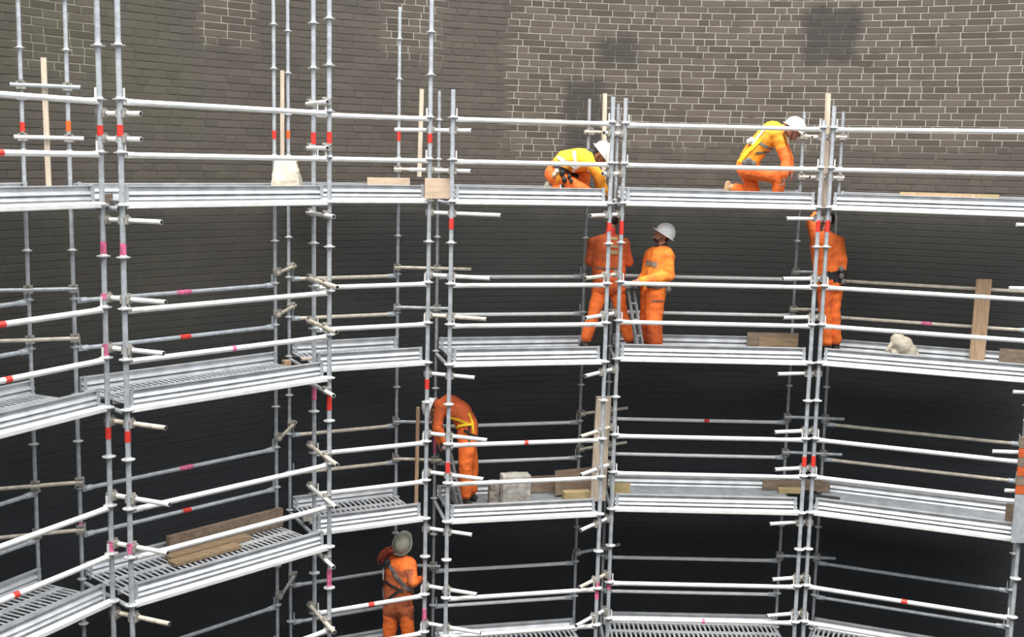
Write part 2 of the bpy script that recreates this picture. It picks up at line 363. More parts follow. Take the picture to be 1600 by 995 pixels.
def rail_tape(rl, key, b, li, h, off):
    for (k, l, hh, o, x0, x1, cn) in RTAPE:
        if (k, l, hh, o) == (key, li, h, off):
            z = LEV[li]+h; y = proj(b.P(b.L/2, off, z))[1]; s0, s1 = b.hit(x0, y, off)[0], b.hit(x1, y, off)[0]
            put('tape_band', MB().tube((s0, 0, 0), (s1, 0, 0), .0315 if off == 0 else .0275).mesh('tape_band', M[cn], True), rl)
for key, b in BAYS.items():
    fr = root('scaffold_bay', b.a+Vector((0, 0, ZB)), b.rz, 'galvanised tube scaffold uprights and guard rails of the '+BAYNAME[key], 'scaffold bay', 'scaffold bays around the shaft')
    stands = {}
    for kk, s, o in ((key.lower()+'0', 0, 0), (key.lower()+'1', b.L, 0), (key+'0', 0, DEP), (key+'1', b.L, DEP)):
        H = TOPS[kk]-ZB; tr = TR if o == 0 else .0215
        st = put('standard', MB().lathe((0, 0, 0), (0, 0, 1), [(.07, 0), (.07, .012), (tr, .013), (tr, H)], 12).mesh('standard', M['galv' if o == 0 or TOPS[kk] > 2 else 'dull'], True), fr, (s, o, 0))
        stands[kk] = st
        z = -7.47
        while z < TOPS[kk]-.05:
            put('cup', cup_me if o == 0 else cup_small, st, (0, 0, z-ZB)); z += .5
        p = b.P(s, o, 0)
        for (bk, y0, y1, cn) in BANDS:
            if bk == kk:
                z1, z0 = z_on(p, y0), z_on(p, y1)
                put('tape_band', MB().lathe((0, 0, 0), (0, 0, 1), [(tr+.0035, z0-ZB), (tr+.0035, z1-ZB)], 12).mesh('tape_band', M[cn], True), st)
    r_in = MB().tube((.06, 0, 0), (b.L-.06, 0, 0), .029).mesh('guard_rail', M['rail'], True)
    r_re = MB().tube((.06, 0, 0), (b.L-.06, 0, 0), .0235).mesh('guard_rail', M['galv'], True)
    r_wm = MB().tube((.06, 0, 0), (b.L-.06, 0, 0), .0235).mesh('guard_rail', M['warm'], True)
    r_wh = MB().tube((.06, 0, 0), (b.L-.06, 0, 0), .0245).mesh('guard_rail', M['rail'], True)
    tr_m = MB().tube((0, .05, 0), (0, DEP-.05, 0), .024).mesh('transom', M['galv'], True)
    for li, lz in enumerate(LEV):
        for h in (1.009, .509):
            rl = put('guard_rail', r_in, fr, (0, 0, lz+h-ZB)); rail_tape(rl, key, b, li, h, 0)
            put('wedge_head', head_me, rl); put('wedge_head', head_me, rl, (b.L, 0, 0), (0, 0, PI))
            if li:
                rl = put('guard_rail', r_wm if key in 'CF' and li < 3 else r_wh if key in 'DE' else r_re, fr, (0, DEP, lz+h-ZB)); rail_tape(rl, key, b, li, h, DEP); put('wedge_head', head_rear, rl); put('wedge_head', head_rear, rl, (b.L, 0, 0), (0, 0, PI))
        for s in (0, b.L): put('transom', tr_m, fr, (s, 0, lz-.005-ZB))
# platforms: slotted or plain steel planks, ribbed toe boards back and front, bright edge beam
toe_prof = [(.022, .056), (.022, .072), (-.026, .073), (-.031, .077), (-.031, .085), (-.006, .112), (.022, .113), (.022, .124), (-.026, .125), (-.031, .129), (-.031, .136), (-.006, .162), (0, .166), (0, .203), (-.028, .205), (-.028, .213), (.034, .213), (.034, .056)]
def plank_mesh(L, wd, slotted):
    b = MB(); x0, x1 = .045, L-.045; h = wd/2-.005
    if not slotted:
        pr = [(-h, .0), (-h, .05)]
        k = 5
        for i in range(k):
            y = -h+2*h*(i+.5)/k; pr += [(y-.018, .05), (y-.012, .056), (y+.012, .056), (y+.018, .05)]
        pr += [(h, .05), (h, 0), (h-.004, 0), (h-.004, .044), (-h+.004, .044), (-h+.004, 0)]
        return b.extrude(pr, x0, x1).mesh('deck_plank', M['deck'])
    for s in (-1, 1): b.extrude([(s*h, 0), (s*h, .05), (s*(h-.036), .05), (s*(h-.036), .042), (s*(h-.004), .042), (s*(h-.004), 0)], x0, x1)
    n = int((x1-x0)/.066); st = (x1-x0)/n
    for i in range(n+1):
        x = x0+st*i; b.box((min(max(x, x0+.013), x1-.013), 0, .045), (.013, h-.03, .004))
    return b.mesh('deck_plank', M['slotdeck'])
beam_prof = [(.024, -.002), (-.028, -.002), (-.033, .006), (-.033, .040), (-.020, .060), (.024, .060)]
for key, b in BAYS.items():
    wd = (DEP-.10)/3
    toe_me = MB().extrude(toe_prof, .05, b.L-.05).mesh('toe_board', M['board'])
    toe_rear = MB().extrude(toe_prof, .03, b.L-.03).mesh('toe_board', M['board'])
    beam_me = MB().extrude(beam_prof, .035, b.L-.035).mesh('edge_beam', M['rail'])
    cl_me = MB().box((0, -.024, .14), (.018, .012, .085)).mesh('toe_board_clip', M['galv'])
    for li, lz in enumerate(LEV):
        slotted = key in 'ABC' or li == 3
        pf = root('scaffold_platform', b.a+Vector((0, 0, lz)), b.rz, 'ribbed steel platform of the %s level in the %s' % (LEVNAME[li], BAYNAME[key]), 'platform', 'scaffold platforms')
        pm = plank_mesh(b.L, wd, slotted) if li in (0, 3) or not hasattr(b, 'pm') else b.pm
        b.pm = pm
        for i in range(3): put('deck_plank', pm, pf, (0, .05+wd*(i+.5), .025))
        tb = put('toe_board', toe_me, pf, (0, .072, 0)); put('toe_board_clip', cl_me, tb, (.075, 0, 0)); put('toe_board_clip', cl_me, tb, (b.L-.075, 0, 0))
        tb = put('toe_board', toe_rear, pf, (0, DEP-.045, 0)); put('toe_board_clip', cl_me, tb, (.06, 0, 0)); put('toe_board_clip', cl_me, tb, (b.L-.06, 0, 0))
        put('edge_beam', beam_me, pf)

# ------------------------------------------------------------------ tie tubes with couplers
def coupler(p, d):
    c = MB(); R = Matrix.Rotation(math.atan2(d.y, d.x), 3, 'Z'); c.box(p, (.045, .04, .038), R); c.box(p+Vector((0, 0, .046)), (.014, .05, .010), R); return c
def tie(p, q, e0, e1, z, label, material='rail', cat='tube', side=1, grp='tie tubes at the corners', r=.0245, shift=.056):
    """tube past two uprights p and q (xy), run e0 before p and e1 beyond q"""
    p, q = Vector((p.x, p.y, z)), Vector((q.x, q.y, z)); d = (q-p).normalized(); s = Vector((-d.y, d.x, 0))
    if s.dot(Vector((-CX+p.x, -CY+p.y, 0))) < 0: s = -s
    s *= side*shift
    rt = root('tie_tube', p+s, 0, label, cat, grp)
    a, c = p+s-d*e0, q+s+d*e1
    tb = MB(); tb.tube(a, c, r, 10); part('tube', tb, M[material], rt, True)
    pl = MB(); pl.tube(c-d*.02, c+d*.002, r*.8); part('open_end', pl, M['black'], rt)
    for k in (p, q): part('coupler', coupler(k+s*.5, d), M['coupler'], rt)
    return rt
CORN = {1: ('1a', '1b'), 2: ('2a', '2b'), 3: ('3a', '3b'), 4: ('4b', '4a'), 5: ('5b', '5a')}
CNAME = {1: 'first and second bays', 2: 'second and third bays', 3: 'third and fourth bays', 4: 'fourth and fifth bays', 5: 'fifth and last bays'}
EXT = {1: .45, 2: .42, 3: .5, 4: .42, 5: .42}
for j, (p, q) in CORN.items():
    P_, Q_ = inner_xy(p), inner_xy(q)
    for li, lz in enumerate(LEV):
        lv = LEVNAME[li]
        def lab(w): return 'short tube tying inner uprights between %s, %s' % (CNAME[j], w)
        e = EXT[j]
        if li == 0:
            h1, h2 = {1: (.9, .66), 2: (1.13, .63), 3: (.88, .40), 4: (.90, .40), 5: (.91, .41)}[j]
            e1 = {1: .2, 2: .1, 3: .22, 4: .1, 5: .12}[j]; e0 = .5 if j == 3 else .06
            tie(P_, Q_, e0, e1, h1, lab('near top-level upper rail')); tie(P_, Q_, e0*.6, e1, h2, lab('near top-level middle rail'))
        else:
            tie(P_, Q_, .06, e*(.8 if li == 3 else 1), lz+1.12, lab('at %s-level upper rail' % lv), 'warm' if j in (2, 4) else 'rail')
            tie(P_, Q_, .06, e*.92, lz+.62, lab('at %s-level middle rail' % lv), 'warm' if j in (2, 3) and li == 1 else 'rail')
        if li < 3: tie(P_, Q_, .06, {1: .42, 2: .3, 3: .62 if li == 0 else .32, 4: .35, 5: .42}[j], lz-.115, lab('under %s platform' % lv), 'warm' if j in (1,) and li else 'rail')
# tubes reaching in from beyond the right frame edge
c6 = BAYS['F'].c
for (x0, y, wd_) in ((1588, 351, 'under top platform'), (1577, 450, 'at second-level upper rail'), (1583, 612, 'under second platform'), (1551, 705, 'at third-level upper rail'), (1570, 766, 'at third-level middle rail')):
    a = at(x0, y, 13.79); c = a+Vector((.55, -.03, 0))
    rt = root('tie_tube', a, 0, 'tube end reaching in at the right picture edge, '+wd_, 'tube', 'tie tubes at the right edge')
    part('tube', MB().tube(a, c, .0245), M['rail'], rt, True); part('coupler', coupler(Vector((c6.x, c6.y+.05, a.z)), Vector((1, 0, 0))), M['coupler'], rt)
REAR = {1: ('A', 'B'), 2: ('B', 'C'), 3: ('C', 'D'), 4: ('D', 'E'), 5: ('E', 'F')}
RT = [(1, 133, .1, .12, 'galv'), (1, 214, .08, .14, 'rail'), (1, 452, .35, .03, 'galv'), (1, 530, .5, .03, 'warm'), (1, 757, .6, .03, 'warm'), (1, 832, .6, .03, 'warm'),
      (2, 425, .05, .12, 'warm'), (2, 490, .05, .12, 'warm'), (2, 683, .05, .12, 'warm'), (2, 930, .05, .12, 'galv'),
      (3, 264, .05, .18, 'warm'), (3, 417, .03, .45, 'warm'), (3, 479, .03, .2, 'galv'), (3, 657, .03, .1, 'galv'), (3, 715, .03, .1, 'warm'), (3, 880, .03, .1, 'galv'),
      (4, 206, .1, .1, 'warm'), (4, 645, .03, .3, 'warm'), (4, 700, .03, .3, 'warm'), (4, 862, .03, .25, 'galv'),
      (5, 213, .03, .05, 'warm'), (5, 276, .03, .05, 'warm'), (5, 424, .04, .05, 'galv'), (5, 482, .05, .05, 'warm'), (5, 650, .05, .25, 'galv'), (5, 705, .05, .25, 'galv'), (5, 866, .05, .25, 'galv')]
ORD = ['topmost', 'second', 'third', 'fourth', 'fifth', 'sixth', 'seventh']; cnt = {}
for (j, y, e0, e1, mm) in RT:
    b0, b1 = BAYS[REAR[j][0]], BAYS[REAR[j][1]]; p, q = b0.P(b0.L, DEP, 0), b1.P(0, DEP, 0); i = cnt.get(j, 0); cnt[j] = i+1
    tie(p, q, e0, e1, z_on(p, y), '%s thin tube across the rear uprights between %s' % (ORD[i], CNAME[j]), mm, 'tube', -1, 'tie tubes at the rear', .021, .052)

# ------------------------------------------------------------------ timber, boards, sacks
def bay_box(name, key, px0, py0, px1, py1, off, th, mm, label, cat, group=None, tilt=0., lean=0., zmin=None):
    """upright board on a plane parallel to a bay's front, from two picture corners"""
    b = BAYS[key]; s0, z1 = b.hit(px0, py0, off); s1, z0 = b.hit(px1, py1, off)
    if zmin is not None: z0 = zmin
    R = b.R @ Matrix.Rotation(tilt, 3, 'Y') @ Matrix.Rotation(lean, 3, 'X')
    mb = MB(); c = b.P((s0+s1)/2, off, (z0+z1)/2); mb.box(c, (abs(s1-s0)/2, th/2, abs(z1-z0)/2), R)
    return single(name, mb, M[mm], label, cat, group)
def post(px0, py0, px1, py1, Y, wd_, th, mm, label, group='upright timbers', name='timber_post', zmin=None):
    a, c = at(px0, py0, Y), at(px1, py1, Y)
    if zmin is not None: c = on_z(px1, Y, zmin)
    d = (a-c); u = d.normalized(); x = Vector((1, .25, 0)); x = (x-u*x.dot(u)).normalized(); y = u.cross(x)
    R = Matrix((x, y, u)).transposed(); mb = MB(); mb.box((a+c)/2, (wd_/2, th/2, d.length/2), R)
    return single(name, mb, M[mm], label, 'timber post' if name == 'timber_post' else 'plank', group)
post(68, 90, 77, 306, 11.62, .050, .04, 'timber', 'upright timber between the two rear poles at the far left')
post(441, 110, 441, 250, 13.95, .046, .04, 'timber', 'upright timber rising behind the canvas sack on the top platform')
post(659, 139, 655, 276, 14.72, .05, .04, 'timber', 'upright timber left of the tall pole, above the pale plywood')
post(945, 146, 943, 300, 15.35, .05, .04, 'timber', 'upright timber behind the crouching worker in the yellow top')
post(1294, 146, 1288, 322, 14.80, .052, .045, 'timber', 'upright timber between the inner poles right of the kneeling worker')
post(653, 636, 650, 800, 14.75, .045, .04, 'plank', 'thin brown upright timber left of the bent-over worker')
post(1538, 436, 1526, 572, 14.72, .205, .04, 'plank', 'wide tan plank standing upright against the second-level rails', None, 'timber_plank', -1.905)
post(943, 619, 934, 790, 14.74, .20, .045, 'timber', 'pale upright plank beside the inner poles on the third level', None, 'timber_plank', -3.905)
def deck_box(name, key, px0, px1, li, o0, o1, h, mm, label, cat, group=None, base=.083, rz=0., py=None):
    """board lying flat on a platform: between two picture columns, from offset o0 to o1"""
    b = BAYS[key]; z = LEV[li]+base; om = (o0+o1)/2
    yy = proj(b.P(b.L/2, om, z))[1]
    s0 = b.hit(px0, yy, om)[0]; s1 = b.hit(px1, yy, om)[0]
    mb = MB(); mb.box(b.P((s0+s1)/2, om, z+h/2), (abs(s1-s0)/2, abs(o1-o0)/2, h/2), b.R @ Matrix.Rotation(rz, 3, 'Z'))
    return single(name, mb, M[mm], label, cat, group)
# top level
bay_box('plywood_board', 'C', 574, 277, 640, 293, .90, .018, 'lightply', 'pale plywood strip along the back of the top platform, left of the corner', 'plywood', 'pale plywood', zmin=.085)
bay_box('plywood_board', 'D', 664, 278, 703, 306, .10, .018, 'lightply', 'pale plywood square closing the gap between the third and fourth bays', 'plywood', 'pale plywood', zmin=.06)
deck_box('timber_batten', 'F', 1405, 1560, 0, .86, .90, .155, 'yellowply', 'long yellow batten lying at the back of the top platform', 'batten')
deck_box('timber_batten', 'F', 1412, 1530, 0, .76, .80, .148, 'plank', 'brown batten lying in front of the long yellow batten', 'batten')
bay_box('plywood_board', 'A', 164, 303, 176, 318, .03, .012, 'ply', 'small brown board closing the gap between first and second bays, top level', 'plywood')
# second level
bay_box('plywood_board', 'E', 1168, 519, 1246, 548, .86, .018, 'ply', 'brown plywood toe board at the right end of the fifth bay, second level', 'plywood', zmin=-1.915)
bay_box('plywood_board', 'E', 1186, 526, 1246, 548, .835, .012, 'oldplank', 'reddish board leaning on the brown plywood toe board, second level', 'plywood', zmin=-1.915)
bay_box('plywood_board', 'F', 1562, 544, 1640, 572, .86, .018, 'ply', 'brown plywood toe board at the right picture edge, second level', 'plywood', zmin=-1.915)
bay_box('timber_block', 'C', 471, 560, 492, 578, .45, .12, 'timber', 'pale timber block in the corner between second and third bays, second level', 'timber', zmin=-1.915)
bay_box('timber_block', 'C', 442, 563, 453, 575, .62, .10, 'plank', 'brown timber offcut left of the pale block in the second-level corner', 'timber')
# third level
deck_box('timber_plank', 'B', 262, 440, 2, .86, .93, .22, 'ply', 'brown toe board standing along the back of the second bay, third level', 'plank')
for i, (p0, p1, o0, o1) in enumerate(((268, 372, .52, .68), (262, 388, .70, .84))):
    deck_box('timber_plank', 'B', p0, p1, 2, o0, o1, .035+.01*i, 'oldplank', ['front brown plank lying on the slotted deck of the second bay', 'rear brown plank lying beside it on the slotted deck'][i] if i == 0 else 'rear brown plank lying on the slotted deck against the brown toe board', 'plank', 'planks on the third-level deck')
bay_box('timber_block', 'C', 472, 803, 496, 830, .36, .10, 'paper', 'pale stacked blocks in the corner between second and third bays, third level', 'timber', zmin=-3.915)
bay_box('plywood_board', 'D', 828, 744, 925, 772, .86, .018, 'ply', 'long brown plywood toe board behind the grubby paper sack', 'plywood', zmin=-3.915)
bay_box('plywood_board', 'D', 868, 733, 948, 766, .66, .018, 'ply', 'dark brown sheet leaning behind the pale upright plank, third level', 'plywood', tilt=-.06, zmin=-3.88)
deck_box('timber_plank', 'D', 880, 921, 2, .44, .58, .11, 'yellowply', 'yellowish plank lying at the right end of the fourth bay, third level', 'plank')
deck_box('timber_plank', 'D', 848, 915, 2, .20, .36, .05, 'ply', 'flat brown plank lying in front of the yellowish plank', 'plank')
bay_box('plywood_board', 'E', 956, 754, 984, 780, .50, .03, 'yellowply', 'short yellowish board at the left end of the fifth bay, third level', 'plywood', zmin=-3.915)
bay_box('plywood_board', 'E', 1192, 749, 1252, 772, .86, .02, 'ply', 'brown board at the right end of the fifth bay, third level', 'plywood', zmin=-3.915)
bay_box('plywood_board', 'F', 1256, 748, 1296, 772, .86, .02, 'ply', 'brown board at the left end of the last bay, third level', 'plywood', zmin=-3.915)
deck_box('timber_plank', 'E', 1216, 1256, 2, .70, .80, .06, 'yellowply', 'light timber strip in front of the brown board, fifth bay third level', 'plank')
deck_box('rubber_mat', 'F', 1262, 1310, 2, .40, .68, .01, 'darkmat', 'dark rubber mat on the deck at the left of the last bay', 'mat')
bay_box('plywood_board', 'F', 1572, 786, 1592, 828, .50, .018, 'ply', 'tall brown board at the right end of the last bay, third level', 'plywood', zmin=-3.915)
xl = at(1594, 682, 13.615).x; zt, zm, zl, zb = (at(1594, y, 13.615).z for y in (682, 700, 772, 848))
rt = root('fixed_panel', Vector((xl+.2, 13.615, zb)), 0, 'brown, orange and grey boards fixed to the pole at the right picture edge', 'panel')
for (z1, z0, mm, nm) in ((zt, zm, 'ply', 'top_board'), (zl, zb, 'galv', 'grey_sheet')): part(nm, MB().box((xl+.2, 13.615, (z1+z0)/2), (.2, .012, (z1-z0)/2-.003)), M[mm], rt)
for k in range(5):
    zc = zl+(zm-zl)*(k+.5)/5; part('slat', MB().box((xl+.2, 13.615, zc), (.2, .012, (zm-zl)/10-.004)), M['rust' if k % 2 == 0 else 'ply'], rt)
# sacks
def sack(name, pts, Y0, th, mm, label, cat='sack', vox=.012, seed=0):
    """soft sack: outline of blobs in the picture at depth Y0, fused into one skin with folds"""
    mb = MB()
    for (px, py, r, dy) in pts: mb.ell(at(px, py, Y0+dy), None, (r, r*th, r))
    for p, q in zip(pts[:-1], pts[1:]): mb.cap(at(p[0], p[1], Y0+p[3]), at(q[0], q[1], Y0+q[3]), p[2]*.8, q[2]*.8)
    me = fuse(mb, vox, 3, .012, 9., seed)
    return finish(name, me, M[mm], label, cat)
def fuse(mb, vox, smooth, amp=0., freq=14., seed=0, iters=None):
    me = bpy.data.meshes.new('t'); me.from_pydata(mb.v, [], mb.f); ob = bpy.data.objects.new('t', me); COL.objects.link(ob)
    bm = bmesh.new(); bm.from_mesh(me); bmesh.ops.recalc_face_normals(bm, faces=bm.faces); bm.to_mesh(me); bm.free()
    md = ob.modifiers.new('r', 'REMESH'); md.mode = 'VOXEL'; md.voxel_size = vox
    if smooth: ms = ob.modifiers.new('s', 'SMOOTH'); ms.factor = .5; ms.iterations = smooth
    bpy.context.view_layer.update(); dg = bpy.context.evaluated_depsgraph_get()
    r = bpy.data.meshes.new_from_object(ob.evaluated_get(dg)); bpy.data.objects.remove(ob); bpy.data.meshes.remove(me)
    if amp:
        sv = Vector((seed*3.1, seed*1.7, seed)); nr = [v.normal.copy() for v in r.vertices]
        for v, n_ in zip(r.vertices, nr):
            p = Vector((v.co.x, v.co.y, v.co.z*1.3))*freq+sv
            v.co += n_*(amp*(.65*noise.noise(p)+.5*(.5-abs(noise.noise(p*1.7)))))
    r.polygons.foreach_set('use_smooth', [True]*len(r.polygons)); r.update(); return r
def finish(name, me, mats, label, cat, group=None, zmin=None):
    if zmin is not None:
        for v in me.vertices: v.co.z = max(v.co.z, zmin)
    for mm in (mats if isinstance(mats, (list, tuple)) else [mats]): me.materials.append(mm)
    n = len(me.vertices); org = Vector((sum(v.co.x for v in me.vertices)/n, sum(v.co.y for v in me.vertices)/n, min(v.co.z for v in me.vertices)))
    me.transform(Matrix.Translation(-org)); return tag(put(name, me, None, org), label, cat, group)
mb = MB(); vs_ = []          # standing canvas sack, top level: broad base, folded top
for (x0, x1, y, th) in ((426, 471, 303, .10), (426, 471, 294, .11), (427, 469, 280, .10), (429, 466, 266, .075), (430, 463, 251, .035)):
    a, c_ = at(x0, y, 13.18), at(x1, y, 13.18); vs_ += [a+Vector((0, -th, 0)), c_+Vector((0, -th, 0)), c_+Vector((0, th, 0)), a+Vector((0, th, 0))]
mb.add(vs_, [(3, 2, 1, 0), (16, 17, 18, 19)]+[(4*k+i, 4*k+(i+1) % 4, 4*k+4+(i+1) % 4, 4*k+4+i) for k in range(4) for i in range(4)])
sk = finish('canvas_sack', fuse(mb, .011, 5, .022, 7, 2), M['canvas'], 'full beige canvas sack standing on the top platform near the second corner', 'sack', zmin=.085)
mb = MB()
for (px, py, r) in ((1403, 532, .10), (1412, 540, .125), (1420, 549, .115), (1428, 556, .07), (1398, 550, .06), (1390, 545, .035), (1385, 548, .02)): mb.ell(at(px, py, 14.95), None, (r, r*.9, r))
for (a, c_, r) in (((1400, 528), (1431, 556), .05), ((1400, 528), (1386, 547), .025), ((1403, 560), (1432, 561), .05), ((1396, 552), (1404, 560), .04)): mb.cap(at(*a, 14.93), at(*c_, 14.93), r, r)
sk = finish('canvas_sack', fuse(mb, .012, 3, .016, 9, 5), M['canvas'], 'crumpled beige sack slumped on the second platform of the last bay', 'sack', zmin=-1.915)
mb = MB(); b = BAYS['D']; s0, z1 = b.hit(784, 741, .34); s1, z0 = b.hit(826, 790, .34)
mb.box(b.P((s0+s1)/2, .34, (z1-3.915)/2), ((s1-s0)/2, .10, (z1+3.915)/2), b.R)
sk = finish('paper_sack', fuse(mb, .012, 4, .014, 7, 3), M['paper'], 'grubby pale paper sack standing on the third platform of the fourth bay', 'sack', zmin=-3.915)
mb = MB(); s0, z1 = b.hit(764, 752, .45); s1, z0 = b.hit(778, 785, .45)
mb.box(b.P((s0+s1)/2, .45, (z1-3.915)/2), ((s1-s0)/2, .09, (z1+3.915)/2), b.R)
sk = finish('rubble_bag', fuse(mb, .012, 4, .02, 9, 8), M['greyboot'], 'small dark grey bag left of the grubby paper sack', 'sack', zmin=-3.915)
mb = MB(); s0, z1 = b.hit(698, 760, .72); s1, z0 = b.hit(713, 785, .72)
mb.box(b.P((s0+s1)/2, .72, (z1-3.915)/2), ((s1-s0)/2, .09, (z1+3.915)/2), b.R)
sk = finish('rubble_bag', fuse(mb, .012, 4, .02, 9, 11), M['grey'], 'dark lumpy bag on the third platform under the bent-over worker', 'sack', zmin=-3.915)
# trestle ladders
def ladder(top, foot, Y0, Y1, wv, zfoot, label):
    rt = root('trestle', Vector((on_z(foot[0], Y0, zfoot).x, Y0, zfoot)), 0, label, 'trestle')
    t0 = at(*top, (Y0+Y1)/2); f0 = on_z(foot[0], Y0, zfoot); f1 = on_z(foot[0]-4, Y1, zfoot)
    for k in (0, 1):
        w_ = wv*k
        for f in (f0, f1):
            d = (t0-f).normalized(); x = Vector((1, 0, 0)); x = (x-d*x.dot(d)).normalized(); R = Matrix((x, d.cross(x), d)).transposed()
            part('leg', MB().box((t0+f)/2+w_, (.014, .012, (t0-f).length/2), R), M['alu'], rt)
    for k in range(1, 4):
        p = f0.lerp(t0, k/4); part('rung', MB().tube(p, p+wv, .014, 8), M['alu'], rt)
    part('top_plate', MB().box(t0+wv/2, (abs(wv.x)/2+.04, .06, .012)), M['alu'], rt)
ladder((981, 448), (998, 540), 14.75, 14.80, Vector((.075, .02, 0)), -1.905, 'grey metal trestle between the two workers on the second level')
ladder((703, 700), (724, 785), 14.20, 14.26, Vector((-.06, .02, 0)), -3.905, 'grey metal trestle beside the bent-over worker')

# ------------------------------------------------------------------ people
def frame_of(up, fwd):
    up = Vector(up).normalized(); f = Vector(fwd); f = (f-up*f.dot(up)).normalized(); x = f.cross(up); return Matrix((x, f, up)).transposed()   # local x right, y forward, z up
def hand(mb, wrist, d, palm_n, side, curl=.5, sc=1.):
    """palm, four unequal bent fingers and a thumb from the side of the palm"""
    d = Vector(d).normalized(); pn = Vector(palm_n); pn = (pn-d*pn.dot(d)).normalized(); x = d.cross(pn)*side
    mb.cap(wrist, wrist+d*.03, .027*sc, .027*sc, 10)
    for k, (ox, ln) in enumerate(((.030, .066), (.010, .076), (-.010, .071), (-.030, .056))):
        b0 = wrist+d*.03+x*ox*.7; k1 = wrist+d*(.088 if k in (1, 2) else .082)+x*ox
        mb.cap(b0, k1, .014, .0105, 8)
        a = curl; p1 = k1+(d*math.cos(a)+pn*math.sin(a))*ln*.5; a *= 2.2; p2 = p1+(d*math.cos(a)+pn*math.sin(a))*ln*.42
        mb.cap(k1, p1, .0100, .0092, 8); mb.cap(p1, p2, .0092, .0080, 8)
    t0 = wrist+d*.028+x*.026; t1 = t0+(d*.6+x*.65+pn*.3).normalized()*.042; t2 = t1+(d*.9+x*.1+pn*.45).normalized()*.034
    mb.cap(t0, t1, .0145, .011, 8); mb.cap(t1, t2, .011, .009, 8)
HEADR = (.074, .094, .112)
def person(S):
    """S: dict of joints (world), looks and label. Returns the root, jacket+trousers BVH for straps."""
    J = S['J']; z0 = S['z']; P_, C_, N_, H_ = J['pelvis'], J['chest'], J['neck'], J['head']; vb = S.get('vox', .0085)
    rt = root('person', Vector((P_.x, P_.y, z0)), 0, S['label'], 'person', 'workers on the scaffold')
    F = frame_of(S['up'], S['fwd']); sp = J.get('spine', [])
    chain = [P_]+sp+[C_]
    # body: one continuous skin
    mb = MB()
    for a, c in zip(chain[:-1], chain[1:]): mb.cap(a, c, .105, .11)
    mb.cap(C_, N_, .085, .055); mb.cap(N_, H_+F @ Vector((0, -.015, -.05)), .055, .055)
    mb.ell(H_, F, HEADR); mb.ell(H_+F @ Vector((0, .028, -.062)), F, (.052, .058, .058)); mb.cap(H_+F @ Vector((0, .085, .012)), H_+F @ Vector((0, .106, -.024)), .011, .017, 8)
    mb.ell(H_+F @ Vector((0, .080, .030)), F, (.052, .018, .014)); mb.ell(H_+F @ Vector((0, .088, -.060)), F, (.024, .012, .010)); mb.ell(H_+F @ Vector((0, .078, -.092)), F, (.022, .018, .018))
    for s in (-1, 1):
        mb.ell(H_+F @ Vector((s*.077, -.008, -.008)), F, (.012, .024, .034)); mb.ell(H_+F @ Vector((s*.040, .066, -.022)), F, (.022, .02, .02))
        k = 'L' if s < 0 else 'R'
        sh, el, wr, hp, kn, an = (J[q+k] for q in ('sh', 'el', 'wr', 'hip', 'kn', 'an'))
        mb.cap(C_, sh, .075, .055); mb.cap(sh, el, .050, .040); mb.cap(el, wr, .042, .029)
        mb.cap(P_, hp, .095, .085); mb.cap(hp, kn, .080, .055); mb.cap(kn, an, .056, .038); mb.cap(an, an+Vector((0, 0, -.03)), .038, .04)
        if not S.get('glove'): hand(mb, wr, S['hd'+k][0], S['hd'+k][1], s, S.get('curl', .5))
    me = fuse(mb, vb, 2); me.transform(Matrix.Translation(-rt.location)); me.materials.append(M['skin']); body = put('body', me, rt)
    for s in (-1, 1):
        part('eye', MB().ell(H_+F @ Vector((s*.031, .083, .012)), F, (.012, .008, .007), 8, 5), M['hair'], body)
    hm = MB()
    if S.get('hair', True): part('hair', hm.ell(H_+F @ Vector((0, -.022, .018)), F, (.079, .086, .104)), M['hair'], rt, True)
    if S.get('beard'): part('beard', MB().ell(H_+F @ Vector((0, .040, -.098)), F, (.046, .046, .032)).cap(N_+F @ Vector((0, -.02, .0)), N_+F @ Vector((0, -.02, -.06)), .07, .10), M['hair'], rt, True)
    if S.get('collar'): part('collar', MB().cap(N_-F @ Vector((0, 0, .0)), N_+(C_-N_)*.35, .070, .088), M[S['collar']], rt, True)
    # jacket
    mb = MB(); b = S.get('bulk', 1.); lat = (J['shR']-J['shL']); lat.normalize()
    for i, (a, c) in enumerate(zip(chain[:-1], chain[1:])):
        f0, f1 = i/(len(chain)-1), (i+1)/(len(chain)-1); r0, r1 = (.128+.022*f0)*b, (.128+.022*f1)*b
        for q in (-1, 0, 1): mb.cap(a+lat*q*.062*b, c+lat*q*.070*b, r0, r1)
    for k in 'LR':
        sh, el, wr = J['sh'+k], J['el'+k], J['wr'+k]
        mb.cap(C_, sh, .115*b, .082*b); mb.cap(N_.lerp(C_, .35), sh, .072, .074*b); mb.cap(sh, el, .076*b, .064*b); mb.cap(el, el.lerp(wr, .92), .064*b, .047*b)
        mb.cap(P_, J['hip'+k], .12*b, .112*b)
    jm = fuse(mb, .0125, 3, .014, 11., S['seed'])
    for mm in S['jmats']: jm.materials.append(M[mm])
    if 'jfun' in S:
        jm.polygons.foreach_set('material_index', [S['jfun'](p.center+Vector((noise.noise(p.center*7), 0, noise.noise(p.center*7+Vector((9, 0, 0)))))*.11) for p in jm.polygons])
    tm_ = MB()
    for k in 'LR':
        hp, kn, an = J['hip'+k], J['kn'+k], J['an'+k]; w_ = S.get('baggy', 1.)
        tm_.cap(P_+(C_-P_).normalized()*.04, hp, .128*b, .112*b); tm_.cap(hp, kn, .105*w_, .083*w_); tm_.cap(kn, an.lerp(kn, .17), .083*w_, .078*w_)
    tm = fuse(tm_, .0125, 3, .013, 11., S['seed']+5)
    for mm in S['tmats']: tm.materials.append(M[mm])
